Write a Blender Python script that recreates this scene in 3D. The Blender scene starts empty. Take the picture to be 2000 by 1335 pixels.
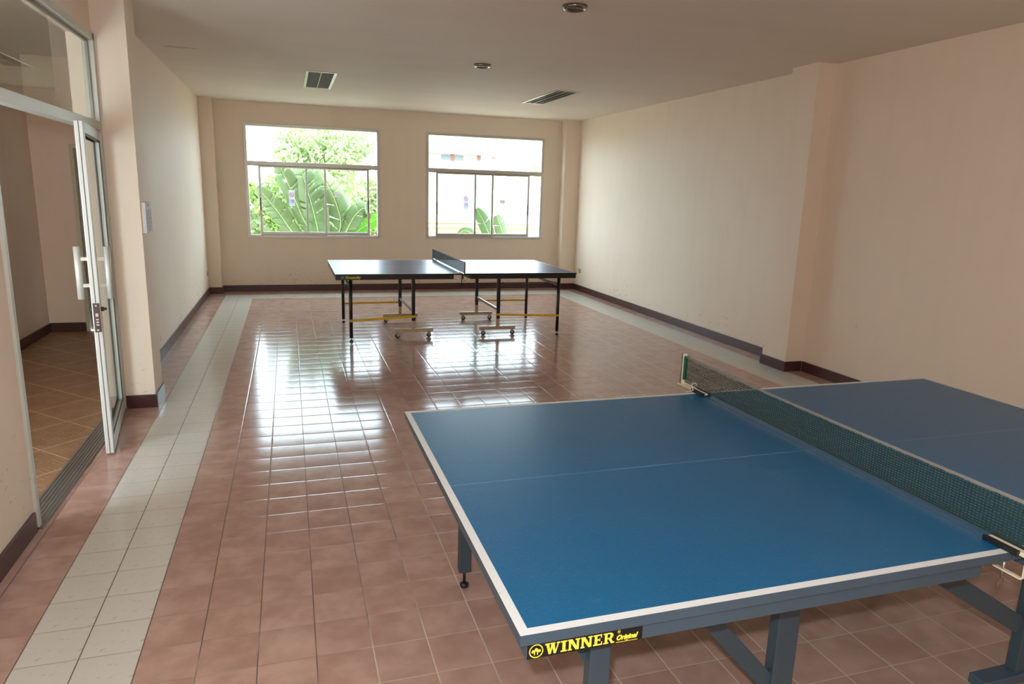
import bpy, bmesh, math, random
from mathutils import Vector, Matrix
random.seed(7)
D = bpy.data
SC = bpy.context.scene
COL = SC.collection

# ------------------------------------------------------------------ camera
YAW, PIT, ROL = 0.3113, 0.2112, 0.0297
CAM = Vector((0.9628, -2.4982, 1.6472))
fwd = Vector((math.sin(YAW)*math.cos(PIT), math.cos(YAW)*math.cos(PIT), -math.sin(PIT)))
r0 = Vector((math.cos(YAW), -math.sin(YAW), 0)); u0 = r0.cross(fwd)
rr = r0*math.cos(ROL) + u0*math.sin(ROL); uu = -r0*math.sin(ROL) + u0*math.cos(ROL)
cd = D.cameras.new('camera'); cam = D.objects.new('camera', cd); COL.objects.link(cam)
cd.sensor_width = 36; cd.lens = 1355.7/2000*36; cd.clip_start = 0.05; cd.clip_end = 600
cam.matrix_world = Matrix(((rr.x, uu.x, -fwd.x, CAM.x), (rr.y, uu.y, -fwd.y, CAM.y), (rr.z, uu.z, -fwd.z, CAM.z), (0, 0, 0, 1)))
SC.camera = cam
# ------------------------------------------------------------------ sky, sun, flash, exposure
SC.view_settings.view_transform = 'Standard'; SC.view_settings.look = 'None'
SC.view_settings.gamma = 1; SC.view_settings.use_curve_mapping = False
SC.view_settings.exposure = 0.1
W = D.worlds.new('sky'); SC.world = W; W.use_nodes = True
bg = W.node_tree.nodes['Background']
bg.inputs['Color'].default_value = (0.73, 0.87, 1.0, 1); bg.inputs['Strength'].default_value = 13.4
sd = D.lights.new('sun', 'SUN'); sd.energy = 9; sd.angle = 0.01; sd.color = (1, 0.93, 0.82)
sun = D.objects.new('sun', sd); COL.objects.link(sun)
sun.rotation_euler = Vector((-0.3, 0.5, -0.9)).to_track_quat('-Z', 'Y').to_euler()
# the photographer's on-camera flash: its hard shadows lie under the near table
fd = D.lights.new('camera_flash', 'POINT'); fd.energy = 148; fd.shadow_soft_size = 0.02; fd.color = (0.90, 0.96, 1.0)
fl = D.objects.new('camera_flash', fd); COL.objects.link(fl); fl.location = (0.88, -2.58, 1.82)
SC.cycles.use_denoising = True
SC.cycles.max_bounces = 10; SC.cycles.diffuse_bounces = 6
SC.cycles.sample_clamp_indirect = 6

# ------------------------------------------------------------------ helpers
def srgb(r, g, b):
    f = lambda c: (c/255/12.92) if c/255 <= 0.04045 else ((c/255+0.055)/1.055)**2.4
    return (f(r), f(g), f(b), 1)

class NT:
    def __init__(s, name):
        s.m = D.materials.new(name); s.m.use_nodes = True; s.t = s.m.node_tree
        s.b = s.t.nodes['Principled BSDF']; s.L = s.t.links
    def n(s, typ, **kw):
        nd = s.t.nodes.new(typ)
        for k, v in kw.items(): setattr(nd, k, v)
        return nd
    def put(s, sock, v):
        if isinstance(v, (int, float, tuple, list)): sock.default_value = v
        else: s.L.new(v, sock)
    def math(s, op, a, b=0.0, c=None, clamp=False):
        nd = s.n('ShaderNodeMath', operation=op, use_clamp=clamp)
        s.put(nd.inputs[0], a); s.put(nd.inputs[1], b)
        if c is not None: s.put(nd.inputs[2], c)
        return nd.outputs[0]
    def pos(s):
        g = s.n('ShaderNodeTexCoord'); return g.outputs['Object']
    def xyz(s, v):
        nd = s.n('ShaderNodeSeparateXYZ'); s.L.new(v, nd.inputs[0]); return nd.outputs
    def scale(s, v, sc):
        nd = s.n('ShaderNodeMapping'); s.L.new(v, nd.inputs[0]); nd.inputs['Scale'].default_value = sc; return nd.outputs[0]
    def noise(s, v, scale, detail=3, rough=0.5):
        nd = s.n('ShaderNodeTexNoise'); s.L.new(v, nd.inputs['Vector'])
        nd.inputs['Scale'].default_value = scale; nd.inputs['Detail'].default_value = detail; nd.inputs['Roughness'].default_value = rough
        return nd.outputs[0]
    def mix(s, f, a, b):
        nd = s.n('ShaderNodeMix', data_type='RGBA'); s.put(nd.inputs[0], f); s.put(nd.inputs[6], a); s.put(nd.inputs[7], b)
        return nd.outputs[2]
    def ramp(s, f, lo, hi):   # smooth 0..1
        nd = s.n('ShaderNodeMapRange', interpolation_type='SMOOTHSTEP'); s.put(nd.inputs[0], f)
        nd.inputs[1].default_value = lo; nd.inputs[2].default_value = hi; return nd.outputs[0]
    def bump(s, h, strength, dist=0.01, normal=None):
        nd = s.n('ShaderNodeBump'); s.put(nd.inputs['Height'], h); nd.inputs['Strength'].default_value = strength
        nd.inputs['Distance'].default_value = dist
        if normal is not None: s.L.new(normal, nd.inputs['Normal'])
        return nd.outputs[0]
    def set(s, **kw):
        mp = dict(color='Base Color', rough='Roughness', metal='Metallic', normal='Normal', spec='Specular IOR Level', coat='Coat Weight', coatr='Coat Roughness')
        for k, v in kw.items(): s.put(s.b.inputs[mp[k]], v)
        return s.m

def simple(name, col, rough=0.5, metal=0.0, var=0.12, nscale=25, bumpy=0.0):
    t = NT(name); p = t.pos(); nz = t.noise(p, nscale)
    dark = tuple(c*(1-var) for c in col[:3])+(1,)
    light = tuple(min(1, c*(1+var)) for c in col[:3])+(1,)
    t.set(color=t.mix(nz, dark, light), rough=rough, metal=metal)
    if bumpy: t.set(normal=t.bump(t.noise(p, nscale*4), bumpy, 0.002))
    return t.m

def box(bm, x0, x1, y0, y1, z0, z1, mi=0, mtx=None):
    vs = [bm.verts.new(Vector(c)) for c in ((x0,y0,z0),(x1,y0,z0),(x1,y1,z0),(x0,y1,z0),(x0,y0,z1),(x1,y0,z1),(x1,y1,z1),(x0,y1,z1))]
    if mtx is not None:
        for v in vs: v.co = mtx @ v.co
    for f in ((0,3,2,1),(4,5,6,7),(0,1,5,4),(1,2,6,5),(2,3,7,6),(3,0,4,7)):
        bm.faces.new([vs[i] for i in f]).material_index = mi
    return vs

def bar(bm, a, b, w, h, up=Vector((0,0,1)), mi=0):
    """rectangular bar from a to b; w = sideways width, h = size along up"""
    a, b = Vector(a), Vector(b); d = b-a; L = d.length; d.normalize()
    if abs(d.dot(up)) > 0.99: up = Vector((0,1,0))
    s = d.cross(up).normalized(); u = s.cross(d).normalized()
    m = Matrix(((d.x, s.x, u.x, a.x), (d.y, s.y, u.y, a.y), (d.z, s.z, u.z, a.z), (0,0,0,1)))
    box(bm, 0, L, -w/2, w/2, -h/2, h/2, mi, m)

def tube(bm, a, b, r, r2=None, n=16, mi=0, cap=True):
    a, b = Vector(a), Vector(b); r2 = r if r2 is None else r2
    d = (b-a).normalized(); up = Vector((0,0,1)) if abs(d.z) < 0.95 else Vector((1,0,0))
    s = d.cross(up).normalized(); u = s.cross(d)
    A = [bm.verts.new(a + (s*math.cos(t)+u*math.sin(t))*r) for t in [2*math.pi*i/n for i in range(n)]]
    B = [bm.verts.new(b + (s*math.cos(t)+u*math.sin(t))*r2) for t in [2*math.pi*i/n for i in range(n)]]
    for i in range(n):
        f = bm.faces.new((A[i], A[(i+1)%n], B[(i+1)%n], B[i])); f.smooth = True; f.material_index = mi
    if cap:
        bm.faces.new(A[::-1]).material_index = mi; bm.faces.new(B).material_index = mi

def path_tube(bm, pts, r, n=8, mi=0):
    for a, b in zip(pts[:-1], pts[1:]): tube(bm, a, b, r, n=n, mi=mi)

def lathe(bm, c, prof, axis='z', n=28, mi=0):
    rings = []
    for (r, h) in prof:
        ring = []
        for i in range(n):
            t = 2*math.pi*i/n
            if axis == 'z': p = Vector((c[0]+r*math.cos(t), c[1]+r*math.sin(t), c[2]+h))
            elif axis == 'y': p = Vector((c[0]+r*math.cos(t), c[1]+h, c[2]+r*math.sin(t)))
            else: p = Vector((c[0]+h, c[1]+r*math.cos(t), c[2]+r*math.sin(t)))
            ring.append(bm.verts.new(p))
        rings.append(ring)
    for A, B in zip(rings[:-1], rings[1:]):
        for i in range(n):
            f = bm.faces.new((A[i], A[(i+1)%n], B[(i+1)%n], B[i])); f.smooth = True; f.material_index = mi
    for R_ in (rings[0], rings[-1]):
        if (R_[0].co-R_[n//2].co).length > 1e-5: bm.faces.new(R_).material_index = mi

def link(name, bm, mats, parent=None, bevel=0.0, loc=None):
    bmesh.ops.recalc_face_normals(bm, faces=bm.faces)
    me = D.meshes.new(name); bm.to_mesh(me); bm.free()
    for m in (mats if isinstance(mats, (list, tuple)) else [mats]): me.materials.append(m)
    o = D.objects.new(name, me); COL.objects.link(o)
    if parent is not None:
        o.parent = parent; o.matrix_parent_inverse = Matrix.Translation(-Vector(parent.location))
    if loc is not None:
        me.transform(Matrix.Translation(-Vector(loc))); o.location = loc
    if bevel:
        b = o.modifiers.new('bevel', 'BEVEL'); b.width = bevel; b.segments = 2; b.limit_method = 'ANGLE'; b.angle_limit = 0.6
    return o

def tag(o, label, cat, group=None, kind=None):
    o['label'] = label; o['category'] = cat
    if group: o['group'] = group
    if kind: o['kind'] = kind
    return o
def thing(name, loc, label, cat, group=None):
    o = D.objects.new(name, None); COL.objects.link(o); o.location = loc; o.empty_display_size = 0.1
    return tag(o, label, cat, group)
def struct(o): o['kind'] = 'structure'; return o
def BM(): return bmesh.new()
def boxes(*bs):
    bm = BM()
    for b in bs: box(bm, *b)
    return bm
def text_mesh(s, size, shear=0.0, offset=0.0, ext=0.0006):
    cu = D.curves.new('t', 'FONT'); cu.body = s; cu.size = size; cu.shear = shear; cu.offset = offset; cu.extrude = ext
    o = D.objects.new('t', cu); COL.objects.link(o)
    bpy.context.view_layer.update()
    me = D.meshes.new_from_object(o.evaluated_get(bpy.context.evaluated_depsgraph_get()))
    D.objects.remove(o); return me

# ------------------------------------------------------------------ room numbers
XL, XR, YB, YW, H = -0.25, 5.779, -5.0, 9.19, 2.8835
WT = 0.15

# ------------------------------------------------------------------ materials
def wall_mat(name, base, scuff=0.0, faxis=1):
    t = NT(name); p = t.pos(); x, y, z = t.xyz(p)
    n1 = t.noise(p, 0.9, 4, .55); n2 = t.noise(t.scale(p, (5, 5, 0.8)), 1.6, 3)
    a = srgb(*base); c = t.mix(t.math('MULTIPLY', n1, 0.9), tuple(v*0.93 for v in a[:3])+(1,), tuple(min(1, v*1.05) for v in a[:3])+(1,))
    c = t.mix(t.math('MULTIPLY', t.ramp(n2, .45, .75), .25), c, tuple(v*0.88 for v in a[:3])+(1,))
    if scuff:
        # dark scuff marks that sit above the skirting
        low = t.math('SUBTRACT', 1, t.ramp(z, 0.12, 0.62)); clump = t.ramp(t.noise(p, 0.8, 1), .42, .62)
        s1 = t.ramp(t.noise(t.scale(p, (9, 9, 22)), 1.6, 4, .65), .60, .70)
        m = t.math('MULTIPLY', t.math('MULTIPLY', low, s1), clump)
        c = t.mix(t.math('MULTIPLY', m, scuff), c, srgb(90, 75, 80))
        s2 = t.ramp(t.noise(p, 6, 2), .74, .8)
        c = t.mix(t.math('MULTIPLY', s2, .12), c, srgb(120, 110, 100))
    return t.set(color=c, rough=0.62, spec=0.3, normal=t.bump(t.noise(p, 55, 4), .12, .003))
WALLC = (235, 218, 200)
M_wall = wall_mat('peach_wall_paint', WALLC)
M_wall_s = wall_mat('peach_wall_paint_scuffed', WALLC, 0.75)
def ceil_mat():
    t = NT('ceiling_paint'); p = t.pos(); x, y, z = t.xyz(p)
    n1 = t.noise(t.scale(p, (0.35, 1.6, 1)), 1.3, 3); a = srgb(226, 217, 206)
    c = t.mix(n1, tuple(v*0.92 for v in a[:3])+(1,), tuple(min(1, v*1.05) for v in a[:3])+(1,))
    # a thin brown water stain by the left wall
    d = t.math('ADD', t.math('POWER', t.math('DIVIDE', t.math('SUBTRACT', x, 0.06), 0.16), 2),
               t.math('POWER', t.math('DIVIDE', t.math('ADD', t.math('SUBTRACT', y, 5.08), t.math('MULTIPLY', t.noise(p, 9), .1)), 0.05), 2))
    c = t.mix(t.math('MULTIPLY', t.math('SUBTRACT', 1, t.ramp(d, .5, 1.2)), .4), c, srgb(150, 120, 95))
    return t.set(color=c, rough=.7, spec=.2, normal=t.bump(t.noise(t.scale(p, (.5, 2.2, 1)), 1.2, 2), .5, .03))
M_ceil = ceil_mat()
M_base = simple('dark_brown_skirting_paint', srgb(74, 45, 44), .32, 0, .15, 6)
def floor_mat():
    t = NT('glazed_floor_tiles'); p = t.pos(); x, y, z = t.xyz(p)
    tx = t.math('DIVIDE', x, .2); ty = t.math('DIVIDE', y, .2)
    fx = t.math('FRACT', t.math('ADD', tx, 100)); fy = t.math('FRACT', t.math('ADD', ty, 100))
    ex = t.math('MINIMUM', fx, t.math('SUBTRACT', 1, fx)); ey = t.math('MINIMUM', fy, t.math('SUBTRACT', 1, fy))
    e = t.math('MINIMUM', ex, ey)
    gx_ = t.math('SUBTRACT', 1, t.ramp(ex, .007, .0125)); gy_ = t.math('SUBTRACT', 1, t.ramp(ey, .004, .0095)); grout = t.math('MAXIMUM', gx_, gy_)
    idv = t.n('ShaderNodeCombineXYZ'); t.L.new(t.math('FLOOR', tx), idv.inputs[0]); t.L.new(t.math('FLOOR', ty), idv.inputs[1])
    wn = t.n('ShaderNodeTexWhiteNoise', noise_dimensions='3D'); t.L.new(idv.outputs[0], wn.inputs['Vector'])
    rnd = wn.outputs['Value']; rcol = wn.outputs['Color']
    # terracotta pink glaze, clouded
    off = t.n('ShaderNodeVectorMath', operation='MULTIPLY_ADD'); t.L.new(rcol, off.inputs[0]); off.inputs[1].default_value = (9, 9, 9); t.L.new(p, off.inputs[2])
    cl = t.noise(off.outputs[0], 7, 4, .55)
    pink = t.mix(t.ramp(cl, .3, .72), srgb(168, 134, 121), srgb(190, 158, 145))
    pink = t.mix(t.math('MULTIPLY', rnd, .22), pink, srgb(160, 122, 108))
    # pale marbled border tile
    vn = t.noise(t.scale(off.outputs[0], (10, 26, 10)), 1.5, 5, .6)
    rot = t.n('ShaderNodeMapping')
    cmb = t.n('ShaderNodeCombineXYZ'); t.L.new(fx, cmb.inputs[0]); t.L.new(fy, cmb.inputs[1]); t.L.new(cmb.outputs[0], rot.inputs[0])
    rot.inputs['Rotation'].default_value = (0, 0, -.55); streak = t.scale(rot.outputs[0], (2.6, 9.5, 1))
    vein = t.ramp(t.noise(streak, 1.5, 5, .65), .60, .68)
    pale = t.mix(t.math('MULTIPLY', vein, .7), srgb(205, 203, 194), srgb(138, 134, 128))
    pale = t.mix(t.math('MULTIPLY', vn, .18), pale, srgb(186, 180, 166))
    def between(v, a, b): return t.math('MULTIPLY', t.math('GREATER_THAN', v, a), t.math('LESS_THAN', v, b))
    iny = t.math('LESS_THAN', y, 8.8)
    left = t.math('MULTIPLY', between(x, 0, .4), iny); right = t.math('MULTIPLY', between(x, 5.2, 5.6), iny)
    far = t.math('MULTIPLY', between(y, 8.4, 8.8), between(x, 0, 5.6))
    strip = t.math('MAXIMUM', t.math('MAXIMUM', left, right), far)
    c = t.mix(strip, pink, pale)
    # grout turns paler towards the right and near side, darker elsewhere
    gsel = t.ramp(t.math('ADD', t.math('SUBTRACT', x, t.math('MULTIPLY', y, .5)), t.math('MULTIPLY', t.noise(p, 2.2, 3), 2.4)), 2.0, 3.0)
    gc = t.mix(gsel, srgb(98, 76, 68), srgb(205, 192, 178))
    gc = t.mix(t.math('MULTIPLY', strip, .8), gc, srgb(95, 80, 74))
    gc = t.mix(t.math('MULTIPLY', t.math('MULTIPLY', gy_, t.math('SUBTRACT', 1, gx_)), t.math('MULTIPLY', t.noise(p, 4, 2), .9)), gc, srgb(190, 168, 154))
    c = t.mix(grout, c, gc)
    hump = t.math('MULTIPLY', t.ramp(ex, 0, .05), t.ramp(ey, 0, .05))
    cush = t.math('MULTIPLY', t.math('MULTIPLY', fy, t.math('SUBTRACT', 1, fy)), 1.9)
    hgt = t.math('ADD', t.math('ADD', t.math('MULTIPLY', hump, .35), cush), t.math('MULTIPLY', t.noise(p, 8, 1), .12))
    # every tile lies at its own slight tilt
    rs = t.xyz(rcol)
    tilt = t.math('ADD', t.math('MULTIPLY', t.math('SUBTRACT', rs[0], .5), fx), t.math('MULTIPLY', t.math('SUBTRACT', rs[1], .5), fy))
    hgt = t.math('ADD', hgt, t.math('MULTIPLY', tilt, .5))
    rough = t.math('ADD', t.math('MULTIPLY', t.noise(p, 3, 3), .06), .115)
    rough = t.math('ADD', rough, t.math('MULTIPLY', grout, .4))
    return t.set(color=c, rough=rough, spec=.3, normal=t.bump(hgt, .35, .0035))
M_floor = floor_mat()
def hall_floor_mat():
    t = NT('hall_floor_tiles'); p = t.pos()
    rot = t.n('ShaderNodeMapping'); t.L.new(p, rot.inputs[0]); rot.inputs['Rotation'].default_value = (0, 0, math.radians(45)); q = rot.outputs[0]
    x, y, z = t.xyz(q)
    fx = t.math('FRACT', t.math('ADD', t.math('DIVIDE', x, .4), 50)); fy = t.math('FRACT', t.math('ADD', t.math('DIVIDE', y, .4), 50))
    e = t.math('MINIMUM', t.math('MINIMUM', fx, t.math('SUBTRACT', 1, fx)), t.math('MINIMUM', fy, t.math('SUBTRACT', 1, fy)))
    g = t.math('SUBTRACT', 1, t.ramp(e, .006, .014))
    c = t.mix(t.noise(p, 5, 5, .65), srgb(122, 88, 62), srgb(164, 128, 94))
    # short pressed lines in each tile, alternating direction in blocks
    bx = t.math('FRACT', t.math('ADD', t.math('DIVIDE', x, .028), 50)); by = t.math('FRACT', t.math('ADD', t.math('DIVIDE', y, .028), 50))
    ck = t.math('LESS_THAN', t.math('FRACT', t.math('DIVIDE', t.math('ADD', t.math('FLOOR', t.math('ADD', t.math('DIVIDE', x, .1), 100)), t.math('FLOOR', t.math('ADD', t.math('DIVIDE', y, .1), 100))), 2)), .25)
    ln = t.math('ADD', t.math('MULTIPLY', ck, t.math('LESS_THAN', bx, .16)), t.math('MULTIPLY', t.math('SUBTRACT', 1, ck), t.math('LESS_THAN', by, .16)))
    ln = t.math('MULTIPLY', ln, t.ramp(t.noise(p, 12, 2), .4, .55))
    c = t.mix(t.math('MULTIPLY', ln, .45), c, srgb(214, 190, 156)); c = t.mix(g, c, srgb(200, 180, 150))
    return t.set(color=c, rough=.38, normal=t.bump(t.math('ADD', t.math('MULTIPLY', ln, -.6), t.noise(p, 30, 3)), .4, .002))
M_hall = hall_floor_mat()
def alu_mat(name, col, rough, metal):
    t = NT(name); p = t.pos(); n = t.noise(t.scale(p, (60, 60, 2)), 1, 3); a = srgb(*col)
    return t.set(color=t.mix(n, tuple(v*.85 for v in a[:3])+(1,), a), rough=rough, metal=metal)
M_alu = alu_mat('aged_aluminium', (206, 204, 196), .36, .65)
M_aluw = alu_mat('pale_anodised_aluminium', (204, 206, 198), .46, .2)
M_alud = alu_mat('mid_grey_aluminium', (138, 134, 126), .4, .6)  # plain darker grey for tracks, beads, threshold and hall door
M_rubber = simple('dark_rubber_seal', srgb(62, 54, 54), .6)
def glass_mat(name='clear_glass', tint=(0.93, 0.97, 0.95, 1)):
    t = NT(name); t.t.nodes.remove(t.b); out = t.t.nodes['Material Output']
    tr = t.n('ShaderNodeBsdfTransparent'); tr.inputs[0].default_value = tint
    gl = t.n('ShaderNodeBsdfGlossy'); gl.inputs['Roughness'].default_value = 0.015
    fr = t.n('ShaderNodeFresnel'); fr.inputs[0].default_value = 1.5
    gm = t.n('ShaderNodeNewGeometry')      # only the outer skin of the pane mirrors
    mx = t.n('ShaderNodeMixShader'); t.L.new(t.math('MULTIPLY', fr.outputs[0], t.math('SUBTRACT', 1, gm.outputs['Backfacing'])), mx.inputs[0]); t.L.new(tr.outputs[0], mx.inputs[1]); t.L.new(gl.outputs[0], mx.inputs[2])
    t.L.new(mx.outputs[0], out.inputs[0]); return t.m
M_glass = glass_mat()

# ------------------------------------------------------------------ room shell
def wall_y(bm, y0, y1, x0, x1, z0, z1, holes):
    """wall slab across y0..y1 with rectangular holes (x0,x1,z0,z1)"""
    xs = sorted({x0, x1, *[h[0] for h in holes], *[h[1] for h in holes]}); zs = sorted({z0, z1, *[h[2] for h in holes], *[h[3] for h in holes]})
    for a, b in zip(xs[:-1], xs[1:]):
        for c, d in zip(zs[:-1], zs[1:]):
            if any(h[0] <= a and b <= h[1] and h[2] <= c and d <= h[3] for h in holes): continue
            box(bm, a, b, y0, y1, c, d)
W1 = (0.340, 2.3865, 0.851, 2.575); W2 = (3.1466, 5.203, 0.8556, 2.579)
bm = BM(); wall_y(bm, YW, YW+WT, -2.0, XR+WT, -.0, H, [W1, W2])
box(bm, XL, -.064, 8.98, YW, 0, H)          # corner pier, left
box(bm, 5.515, XR, 8.98, YW, 0, H)          # corner pier, right
struct(link('wall_far', bm, M_wall_s))
DY0, DY1, DZ = 1.105, 3.06, 2.6             # door opening in the left wall
bm = boxes((XL-WT, XL, YB, DY0, 0, H), (XL-WT, XL, DY0, DY1, DZ, H), (XL-WT, XL, DY1, YW, 0, H), (XL, -.04, DY1, 3.37, 0, H))
struct(link('wall_left', bm, M_wall_s))
bm = boxes((XR, XR+WT, YB, YW, 0, H), (5.578, XR, 3.03, 3.385, 0, H))
struct(link('wall_right', bm, M_wall_s))
bm = BM(); wall_y(bm, YB-WT, YB, XL-WT, XR+WT, 0, H, [])
struct(link('wall_back', bm, M_wall))
# floor of the room with the hall floor beside it
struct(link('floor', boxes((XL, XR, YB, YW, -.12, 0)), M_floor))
struct(link('floor_hall', boxes((-1.6, XL, -1.2, 6.2, -.12, 0)), M_hall))
# ceiling with openings for the recessed lamps
STRIPS = [(1.203, 1.513, 5.82, 7.13), (4.115, 4.42, 5.835, 7.13)]
DOWNS = [(2.838, 2.17), (2.843, 4.575)]
holes = list(STRIPS) + [(x-.052, x+.052, y-.052, y+.052) for x, y in DOWNS]
xs = sorted({-1.75, XR+WT, *[v for h in holes for v in h[:2]]}); ys = sorted({YB-WT, YW+WT, *[v for h in holes for v in h[2:]]})
bm = BM()
for a, b in zip(xs[:-1], xs[1:]):
    for c, d in zip(ys[:-1], ys[1:]):
        if any(h[0] <= a and b <= h[1] and h[2] <= c and d <= h[3] for h in holes): continue
        box(bm, a, b, c, d, H, H+.3)
box(bm, -2.3, XR+.6, YB-.6, YW+.45, H+.3, H+.42)     # roof slab
struct(link('ceiling', bm, M_ceil))
# hallway
bm = boxes((-1.75, -1.6, -1.35, -1.1, 0, H), (-1.75, -1.6, -1.1, .8, 1.92, H), (-1.75, -1.6, .8, 6.35, 0, H)); struct(link('wall_hall_left', bm, M_wall_s))
struct(link('wall_hall_near', boxes((-1.6, XL-WT, -1.35, -1.2, 0, H)), M_wall))
bm = BM(); wall_y(bm, 6.2, 6.35, -1.6, XL-WT, 0, H, [(-1.24, -.42, 0, 2.02)]); struct(link('wall_hall_far', bm, M_wall))
bm = boxes((-1.6, -1.585, -1.2, 6.2, 0, .1), (-1.585, -1.24, 6.185, 6.2, 0, .1)); struct(link('baseboard_hall', bm, M_base, bevel=.003))
# skirting
B = .1; T = .014
struct(link('baseboard_left', boxes((XL, XL+T, YB, 1.085, 0, B), (XL, XL+T, 3.37+T, 8.98-T, 0, B), (XL+.005, -.04+T, DY1-T, DY1, 0, B), (-.04, -.04+T, DY1, 3.37, 0, B), (XL+T, -.04+T, 3.37, 3.37+T, 0, B)), M_base, bevel=.003))
struct(link('baseboard_far', boxes((XL, -.064+T, 8.98-T, 8.98, 0, B), (-.064, -.064+T, 8.98, YW-T, 0, B), (-.064, 5.515, YW-T, YW, 0, B), (5.515-T, 5.515, 8.98, YW-T, 0, B), (5.515-T, XR-T, 8.98-T, 8.98, 0, B)), M_base, bevel=.003))
struct(link('baseboard_right', boxes((XR-T, XR, YB, 3.03-T, 0, B), (5.578-T, XR-T, 3.03-T, 3.03, 0, B), (5.578-T, 5.578, 3.03, 3.385, 0, B), (5.578-T, XR-T, 3.385, 3.385+T, 0, B), (XR-T, XR, 3.385+T, 8.98-T, 0, B)), M_base, bevel=.003))

# ------------------------------------------------------------------ windows
def window(n, w, ztr, A, Bs, hA, hB):
    x0, x1, z0, z1 = w; F = .042
    t = D.objects.new('window_%d' % n, None); COL.objects.link(t); t.location = (x0, YW, z0); t['kind'] = 'structure'
    bm = boxes((x0, x0+F, YW-.012, YW+.1, z0, z1), (x1-F, x1, YW-.012, YW+.1, z0, z1), (x0+F, x1-F, YW-.012, YW+.1, z0, z0+F), (x0+F, x1-F, YW-.012, YW+.1, z1-F, z1),
               (x0+F, x1-F, YW-.008, YW+.1, ztr-.03, ztr+.03))
    link('window_frame', bm, M_alu, t, .002)
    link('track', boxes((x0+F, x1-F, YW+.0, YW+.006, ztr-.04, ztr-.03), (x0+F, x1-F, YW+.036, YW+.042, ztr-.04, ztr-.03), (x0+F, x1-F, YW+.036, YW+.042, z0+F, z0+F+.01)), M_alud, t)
    link('fixed_pane', boxes((x0+F, x1-F, YW+.05, YW+.055, ztr+.03, z1-F)), M_glass, t)
    for (a, b), y, hs in ((A, YW+.008, hA), (Bs, YW+.045, hB)):
        s = .034; zb, zt = z0+F+.003, ztr-.03
        bm = boxes((a, a+s, y, y+.026, zb, zt), (b-s, b, y, y+.026, zb, zt), (a+s, b-s, y, y+.026, zb, zb+.045), (a+s, b-s, y, y+.026, zt-.03, zt))
        o = link('sliding_sash', bm, M_alu, t, .002)
        g = link('pane', boxes((a+s, b-s, y+.011, y+.015, zb+.045, zt-.03)), M_glass, o)
        lx = a+.010 if hs < 0 else b-.026
        l = link('latch', boxes((lx, lx+.014, y-.008, y, 1.27, 1.46)), M_rubber, o, .002)
        l['label'] = 'dark recessed latch'
    return t

window(1, W1, 1.985, (.53, 1.545), (1.225, 2.22), -1, 1)
window(2, W2, 1.985, (3.315, 4.315), (3.985, 4.975), -1, 1)

# signs stuck on the window glass
def paper(name, col, f):
    t = NT(name); c = srgb(*col); t.set(color=c, rough=.6); tr = t.n('ShaderNodeBsdfTranslucent'); tr.inputs[0].default_value = c
    mx = t.n('ShaderNodeMixShader'); mx.inputs[0].default_value = f; t.L.new(t.b.outputs[0], mx.inputs[1]); t.L.new(tr.outputs[0], mx.inputs[2]); t.L.new(mx.outputs[0], t.t.nodes['Material Output'].inputs[0]); return t.m
M_signw = paper('sign_white', (222, 220, 228), .52)
M_paperg = paper('label_grey_pink', (214, 200, 200), .5)
M_red = paper('sign_red', (215, 110, 110), .8)
M_ink = paper('sign_ink', (140, 142, 165), .8)
def no_smoking(px, pz, y, label):
    t = thing('no_smoking_sign', (px, y, pz-.12), label, 'sign')
    w, h = .043, .125
    link('backing', boxes((px-w, px+w, y-.003, y, pz-h, pz+h)), M_signw, t)
    bm = BM(); cz = pz+.055; n = 32
    def ring(ra, rb, yy):
        A = [bm.verts.new((px+ra*math.cos(2*math.pi*i/n), yy, cz+ra*math.sin(2*math.pi*i/n))) for i in range(n)]
        B_ = [bm.verts.new((px+rb*math.cos(2*math.pi*i/n), yy, cz+rb*math.sin(2*math.pi*i/n))) for i in range(n)]
        for i in range(n): bm.faces.new((A[i], A[(i+1)%n], B_[(i+1)%n], B_[i]))
    ring(.036, .028, y-.0045)
    bar(bm, (px-.024, y-.005, cz+.024), (px+.024, y-.005, cz-.024), .001, .006, Vector((1, 0, 1)))
    link('prohibition_ring', bm, M_red, t)
    link('cigarette_mark', boxes((px-.02, px+.016, y-.0042, y-.0032, cz-.004, cz+.004)), M_ink, t)
    bm = BM()
    zb = pz-.07
    for a in ((-.030, -.024, 0, .05), (-.030, -.014, 0, .006), (-.008, -.002, .016, .05), (-.008, .006, .044, .05), (.002, .008, .01, .05), (-.006, .008, .022, .028), (-.002, .006, -.006, .002), (.014, .02, 0, .05), (.014, .03, .044, .05), (.026, .032, 0, .046), (.014, .024, 0, .006)):
        box(bm, px+a[0], px+a[1], y-.0042, y-.0032, zb+a[2], zb+a[3])
    link('lettering', bm, M_ink, t); bm = BM()
    for k in range(12): box(bm, px-.032+k*.0055, px-.0295+k*.0055, y-.0042, y-.0032, pz-.092, pz-.086)
    link('small_print', bm, M_ink, t)
def glass_label(px, pz, y, label):
    t = thing('window_label', (px, y, pz-.04), label, 'label')
    link('backing', boxes((px-.048, px+.048, y-.002, y, pz-.034, pz+.034)), M_paperg, t)
    bm = BM()
    for r in range(2):
        x = -.036
        while x < .034:
            l = random.uniform(.004, .012); box(bm, px+x, px+x+l, y-.003, y-.0022, pz+.004-r*.02, pz+.012-r*.02); x += l+.005
    link('lettering', bm, M_ink, t)
YS = YW+.0185
no_smoking(1.012, 1.465, YS, 'white no smoking sign on the glass in front of the banana leaves')
no_smoking(3.835, 1.475, YS, 'no smoking sign on the right-hand window, the one showing the bright white wall')
glass_label(1.716, 1.53, YW+.0555, 'small pale label on the left-hand window, right of its no smoking sign')
glass_label(4.49, 1.495, YW+.0555, 'small pinkish label on the right-hand window pane, alone against the white wall')

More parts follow.
